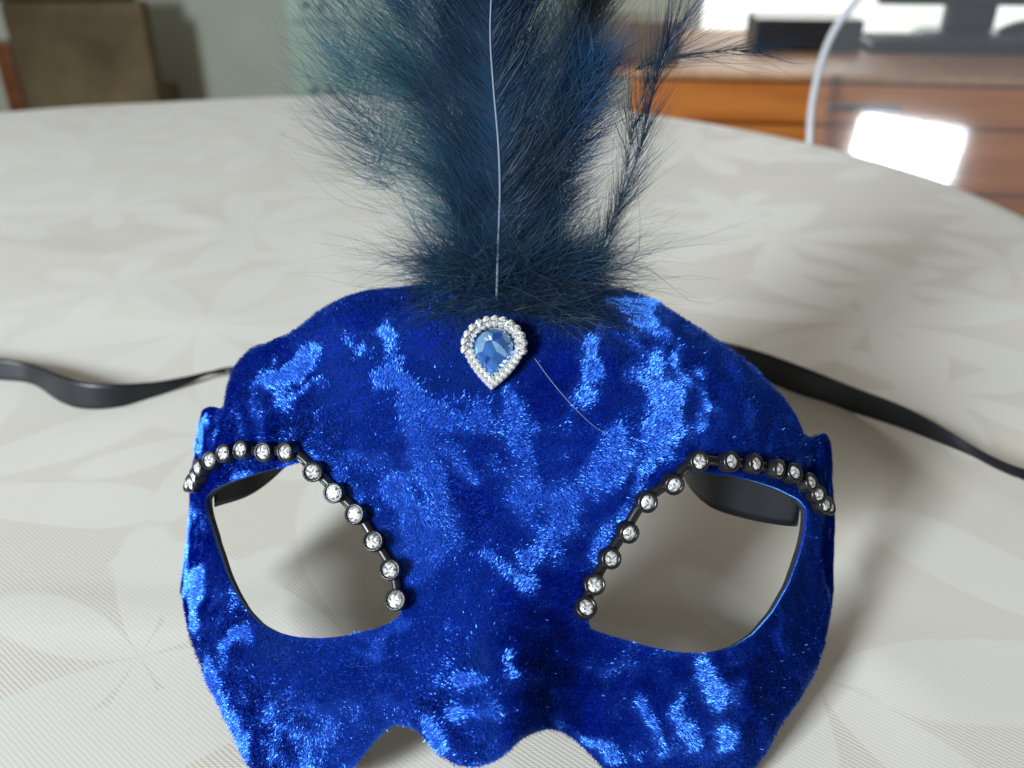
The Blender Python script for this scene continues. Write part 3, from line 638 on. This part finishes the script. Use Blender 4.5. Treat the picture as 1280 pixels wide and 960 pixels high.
def edges_px(rows):
    """rows: bottom pixel, its height above the table, top pixel, how much the top edge leans back"""
    lo_, hi_ = [], []
    for (bx, by, bz, tx, ty, tilt) in rows:
        p = on_z(bx, by, TZ+.0018+bz); lo_.append(p); hi_.append(on_y(tx, ty, p[1]+tilt))
    return lo_, hi_
def tr(x, v, d):                                                # a point just inside the temple
    s = math.copysign(REAR-.006, x); p = surf(np.array(s), np.array(v)); return p + np.array([-math.copysign(.010, x), .0, 0]) + d
lo_, hi_ = edges_px([(-120, 470, 0, -120, 436, .003), (-60, 470, 0, -60, 440, .003), (0, 475, 0, 0, 448, .003), (40, 480, 0, 40, 455, .003), (75, 502, 0, 75, 468, .003), (105, 511, 0, 108, 478, .003), (150, 509, 0, 150, 480, .003), (195, 496, 0, 195, 477, .002), (235, 480, .002, 235, 470, .002), (265, 468, .004, 262, 464, .002), (300, 471, .006, 298, 459, .002)])
vt = pick(262, 560)[1]
pL = tr(-1, vt, 0)
lo_ += [on_y(352, 520, .262), on_y(372, 560, .235), on_y(348, 592, .222), on_y(312, 619, .212), on_y(268, 634, .205)]
hi_ += [on_y(352, 490, .264), on_y(372, 530, .237), on_y(350, 560, .224), on_y(312, 580, .214), on_y(266, 590, .207)]
o = ribbon('ribbon_tie', lo_, hi_); o['label'] = 'black satin ribbon tie curling away to the left'
pR = tr(1, vt, 0)
lo_ = [pR+np.array([-.002, 0, -.010]), on_y(995, 658, .190), on_y(930, 648, .197), on_y(880, 628, .207), on_y(850, 585, .222), on_y(842, 520, .25)]
hi_ = [pR+np.array([-.002, 0, .004]), on_y(1000, 606, .192), on_y(935, 590, .199), on_y(880, 575, .209), on_y(846, 548, .224), on_y(842, 480, .252)]
l2, h2 = edges_px([(860, 455, .001, 862, 425, .003), (905, 462, 0, 905, 428, .003), (950, 476, 0, 952, 440, .003), (1000, 497, 0, 1005, 459, .003), (1060, 514, .001, 1065, 483, .003), (1120, 533, .003, 1125, 506, .003), (1170, 552, .006, 1172, 530, .003), (1212, 569, .008, 1214, 556, .003), (1245, 586, .008, 1246, 573, .004), (1280, 601, .008, 1280, 586, .005), (1340, 622, .006, 1345, 604, .006), (1420, 640, .002, 1425, 620, .006)])
o = ribbon('ribbon_tie', lo_+l2, hi_+h2, 160); o['label'] = 'black satin ribbon tie running out to the right'

# ------------------------------------------------------------------ background furniture
wood = noisy('sideboard_wood', (.47, .135, .022), (.60, .20, .038), 5, .25, (1, 1, 9), bump=.0003, Coat_Weight=.4, Coat_Roughness=.12)
wood_t = noisy('sideboard_top_wood', (.46, .22, .10), (.58, .31, .15), 5, .5, (9, 1, 1))
black = M('black_plastic', (.012, .013, .014), .3); steel = M('brushed_steel', (.5, .48, .45), .3, 1)
made_before = set(bpy.data.objects)
SBY = 1.46; SROT = R(-9.0)
e0 = on_y(840, 88, SBY); ztop = e0[2]; xt0 = on_y(700, 88, SBY)[0]; x0 = on_y(782, 88, SBY)[0]; x1_ = x0+1.5
sb = tag(empty('sideboard', ((x0+x1_)/2, SBY, 0)), 'polished orange brown wooden sideboard with steel pulls under the bright window', 'sideboard')
box('carcass', (x0+.01, SBY+.02, .06), (x1_-.01, SBY+.68, ztop-.014), wood, sb, .003)
box('top', (xt0, SBY-.012, ztop-.012), (x1_+.01, SBY+.72, ztop), wood_t, sb, .006)
zd = ztop-.016; hgt = [.066, .105, .2, .2]
for h_ in hgt:
    for k in range(2):
        xa = x0+.012+k*.74; xb = xa+.735
        dr = box('drawer', (xa, SBY-.004, zd-h_+.004), (xb, SBY+.018, zd), wood, sb, .004)
        hm = box('handle', ((xa+xb)/2-.055, SBY-.03, zd-h_*.5), ((xa+xb)/2+.055, SBY-.02, zd-h_*.55+.012), steel, dr, .003)
    zd -= h_
for xx in (x0+.05, x1_-.09): box('leg', (xx, SBY+.05, 0), (xx+.04, SBY+.09, .06), wood_d, sb, .003); box('leg', (xx, SBY+.38, 0), (xx+.04, SBY+.42, .06), wood_d, sb, .003)
def bx(px0, px1, py_top, y, z0, depth, name, mat, label, cat, bev=.004):
    a = on_y(px0, py_top, y); b = on_y(px1, py_top, y)
    o = box(name, (a[0], y, z0), (b[0], y+depth, a[2]), mat, None, bev); return tag(o, label, cat)
brown_d = noisy('box_wood', (.10, .055, .03), (.16, .10, .06), 9, .35, (9, 1, 1))
bx(738, 842, 27, SBY+.10, ztop+.001, .2, 'wooden_box', brown_d, 'small dull brown wooden box at the near end of the sideboard', 'box')
bx(912, 1040, 22, SBY+.30, ztop+.001, .18, 'media_player', black, 'flat black player box on the sideboard beside the monitor', 'player')
kb = empty('keyboard', (on_y(1160, 40, SBY+.30)[0], SBY+.30, ztop)); tag(kb, 'long low black keyboard along the front of the sideboard top', 'keyboard')
a = on_y(1046, 38, SBY+.30); b = on_y(1340, 38, SBY+.30); box('body', (a[0], SBY+.29, ztop+.001), (b[0], SBY+.43, ztop+.018), black, kb, .004)
bm = bmesh.new(); key_m = M('key_plastic', (.03, .03, .032), .5)
for i in range(17):
    for j in range(4): box_bm(bm, (a[0]+.012+i*.022, SBY+.30+j*.03, ztop+.018), (a[0]+.030+i*.022, SBY+.325+j*.03, ztop+.024))
o = bm_obj('keys', bm, key_m, kb); o['kind'] = 'stuff'
mon = empty('monitor', (on_y(1135, 30, SBY+.58)[0], SBY+.58, ztop)); tag(mon, 'dark flat monitor on a stand on the sideboard before the window', 'monitor')
mx = mon.location.x
bm = bmesh.new(); bmesh.ops.create_cone(bm, cap_ends=True, segments=40, radius1=.12, radius2=.10, depth=.018, matrix=Matrix.Translation((mx, SBY+.58, ztop+.010))); bm_obj('base', bm, black, mon)
box('stand', (mx-.05, SBY+.57, ztop+.019), (mx+.05, SBY+.61, ztop+.26), black, mon, .008)
zs = on_y(1135, 3, SBY+.53)[2]
box('bezel', (mx-.20, SBY+.53, zs), (mx+.40, SBY+.569, zs+.36), black, mon, .008)
box('screen', (mx-.185, SBY+.527, zs+.02), (mx+.385, SBY+.5305, zs+.345), M('dark_screen', (.006, .007, .01), .08), mon, 0)
ms = empty('speaker_puck', (on_y(1216, 38, SBY+.5)[0], SBY+.5, ztop)); tag(ms, 'rounded black desk speaker right of the monitor stand', 'speaker')
bm = bmesh.new(); bmesh.ops.create_uvsphere(bm, u_segments=24, v_segments=12, radius=1, matrix=Matrix.Translation((ms.location.x, SBY+.5, ztop+.02)) @ Matrix.Diagonal((.072, .06, .028, 1))); bm_obj('dome', bm, black, ms, True)
bm = bmesh.new(); bmesh.ops.create_cone(bm, cap_ends=True, segments=28, radius1=.06, radius2=.055, depth=.012, matrix=Matrix.Translation((ms.location.x, SBY+.5, ztop+.007))); bm_obj('foot', bm, steel, ms)

piv = Vector((e0[0], SBY, 0)); RM = Matrix.Translation(piv) @ Matrix.Rotation(SROT, 4, 'Z') @ Matrix.Translation(-piv)
for o in set(bpy.data.objects)-made_before:
    if o.parent is None: o.location = RM @ o.location; o.rotation_euler = (0, 0, SROT)
# pale green metal cabinet and plain chair back at the left
cab_m = noisy('green_enamel', (.44, .58, .47), (.48, .62, .51), 4, .35)
cy = 2.7
a = on_y(364, 60, cy); b = on_y(700, 60, cy)
cb = tag(empty('metal_cabinet', ((a[0]+b[0])/2, cy, 0)), 'pale green metal drawer cabinet behind the feathers', 'cabinet')
box('body', (a[0]-.012, cy+.02, .02), (b[0], cy+.5, 1.32), cab_m, cb, .006)
z1 = on_y(380, 29, cy)[2]; z2 = on_y(380, 119, cy)[2]
for za, zb in ((z1+.004, 1.30), (z2+.004, z1-.004), (.05, z2-.004)):
    dr = box('drawer', (a[0], cy, za), (b[0]-.01, cy+.019, zb), cab_m, cb, .005)
    kx = on_y(402, 11, cy)[0]; kz = za+.045 if zb > 1.2 else za+.012
    bm = bmesh.new(); bmesh.ops.create_uvsphere(bm, u_segments=14, v_segments=8, radius=.011, matrix=Matrix.Translation((kx, cy-.012, kz))); bm_obj('knob', bm, steel, dr, True)
    bm = bmesh.new(); bmesh.ops.create_cone(bm, cap_ends=True, segments=16, radius1=.009, radius2=.009, depth=.006, matrix=Matrix.Translation((kx-.045, cy-.004, kz)) @ Matrix.Rotation(R(90), 4, 'X')); bm_obj('lock', bm, black, dr)
tanm = noisy('tan_upholstery', (.11, .075, .035), (.24, .175, .09), 5, .75, bump=.0015, detail=7)
chw = noisy('chair_wood', (.16, .05, .015), (.24, .08, .03), 6, .35, (1, 1, 8))
chy = 2.78
a = on_y(8, 60, chy); b = on_y(186, 60, chy); zt = on_y(100, 2, chy)[2]
ch = tag(empty('armchair', ((a[0]+b[0])/2, chy, 0)), 'tan upholstered chair with a brown back standing beyond the table at the left', 'chair')
bm = bmesh.new(); vs_ = box_bm(bm, (a[0]+.01, chy, .36), (b[0], chy+.07, zt), .015); bm_obj('backrest', bm, tanm, ch)
box('top_rail', (a[0]-.02, chy-.004, zt+.001), (b[0]-.03, chy+.06, zt+.05), noisy('dark_rail', (.05, .035, .02), (.08, .055, .03), 9, .5), ch, .01)
box('post', (a[0]-.045, chy+.002, .0), (a[0]+.008, chy+.065, on_y(0, 52, chy)[2]), chw, ch, .008); box('post', (b[0]+.003, chy+.002, .0), (b[0]+.03, chy+.065, .42), chw, ch, .008)
box('seat', (a[0]-.02, chy+.072, .42), (b[0]-.06, chy+.36, .49), tanm, ch, .02)
for xx in (a[0]-.01, b[0]-.10): box('leg', (xx, chy+.31, 0), (xx+.04, chy+.35, .419), chw, ch, .004)

# clear acrylic chair at the right: its curved back rail and the window mirrored in it
acr = bpy.data.materials.new('clear_acrylic'); acr.use_nodes = True; nt = acr.node_tree; nt.nodes.remove(nt.nodes['Principled BSDF'])
tp = nt.nodes.new('ShaderNodeBsdfTransparent'); tp.inputs[0].default_value = (.97, .98, .985, 1)
gl = nt.nodes.new('ShaderNodeBsdfGlossy'); gl.inputs['Roughness'].default_value = .055; df = nt.nodes.new('ShaderNodeBsdfDiffuse'); df.inputs[0].default_value = (.7, .75, .85, 1)
m1 = nt.nodes.new('ShaderNodeMixShader'); m1.inputs[0].default_value = .05; m2 = nt.nodes.new('ShaderNodeMixShader'); fn = nt.nodes.new('ShaderNodeFresnel'); fn.inputs[0].default_value = 1.5
nt.links.new(tp.outputs[0], m1.inputs[1]); nt.links.new(df.outputs[0], m1.inputs[2]); nt.links.new(fn.outputs[0], m2.inputs[0]); nt.links.new(m1.outputs[0], m2.inputs[1]); nt.links.new(gl.outputs[0], m2.inputs[2]); nt.links.new(m2.outputs[0], nt.nodes['Material Output'].inputs[0])
rail_m = M('acrylic_rim', (.86, .88, .92), .12, 0)
ACY = 1.22
edge = [(1012, 240), (1012, 185), (1014, 140), (1021, 100), (1032, 62), (1048, 30), (1072, -2), (1105, -36), (1150, -66)]
E = spline([on_y(px, py, ACY) for px, py in edge], 40); ex = E[0][0]
CC = on_y(1120, 222, ACY)
n_ac = ((Vector(KEYP)-Vector(CC)).normalized() + (Vector(CAM)-Vector(CC)).normalized()).normalized()
ac = tag(empty('acrylic_chair', (CC[0], CC[1], 0)), 'clear see-through plastic chair with a curved rim, mirroring a window', 'chair')
# back: vertical sheet through CC, perpendicular to n_ac in plan
tdir = np.array([-n_ac.y, n_ac.x, 0]); tdir /= np.linalg.norm(tdir); tdir = tdir if tdir[0] > 0 else -tdir
nrm2 = np.array([n_ac.x, n_ac.y, n_ac.z])
def on_sheet(px, py):
    d = ray(px, py); t = ((CC-CAM)@nrm2)/(d@nrm2); return CAM+d*t
E = spline([on_sheet(px, py) for px, py in edge], 40)
w_back = .44; V = []; F = []
for e in E: V.append(e)
up_ = np.cross(nrm2, tdir); up_ = up_ if up_[2] > 0 else -up_
for e in E:
    off = w_back - 2*((e-E[0])@tdir) if False else w_back-((e-E[0])@tdir)*2
    V.append(e + tdir*off)
k = len(E)
for i in range(k-1): F.append((i, i+1, k+i+1, k+i))
low = E[0]-up_*(E[0][2]-.44)
V += [low, low+tdir*w_back]; F.append((2*k, 0, k, 2*k+1))
pn = mesh_obj('back_panel', V, F, acr, ac); md = pn.modifiers.new('thickness', 'SOLIDIFY'); md.thickness = .005
rail = [low, *E, *[np.array(v) for v in V[k:2*k]][::-1], low+tdir*w_back]; Vt, Ft = tube(rail, .0055, 8); mesh_obj('back_rim', Vt, Ft, rail_m, ac, True)
fwd = np.array([n_ac.x, n_ac.y, 0]); fwd /= np.linalg.norm(fwd)
sc = low + fwd*.0; SV = [low, low+tdir*w_back, low+tdir*w_back+fwd*.40, low+fwd*.40]
SV = [np.array([p[0], p[1], .44]) for p in SV]; st_ = mesh_obj('seat', SV, [(0, 1, 2, 3)], acr, ac); md = st_.modifiers.new('thickness', 'SOLIDIFY'); md.thickness = .012
for p in SV:
    q_ = p + ((np.mean(SV, 0)-p)*.06); Vt, Ft = tube([(q_[0], q_[1], 0), (q_[0], q_[1], .43)], [.012, .016], 8); mesh_obj('leg', Vt, Ft, rail_m, ac, True)
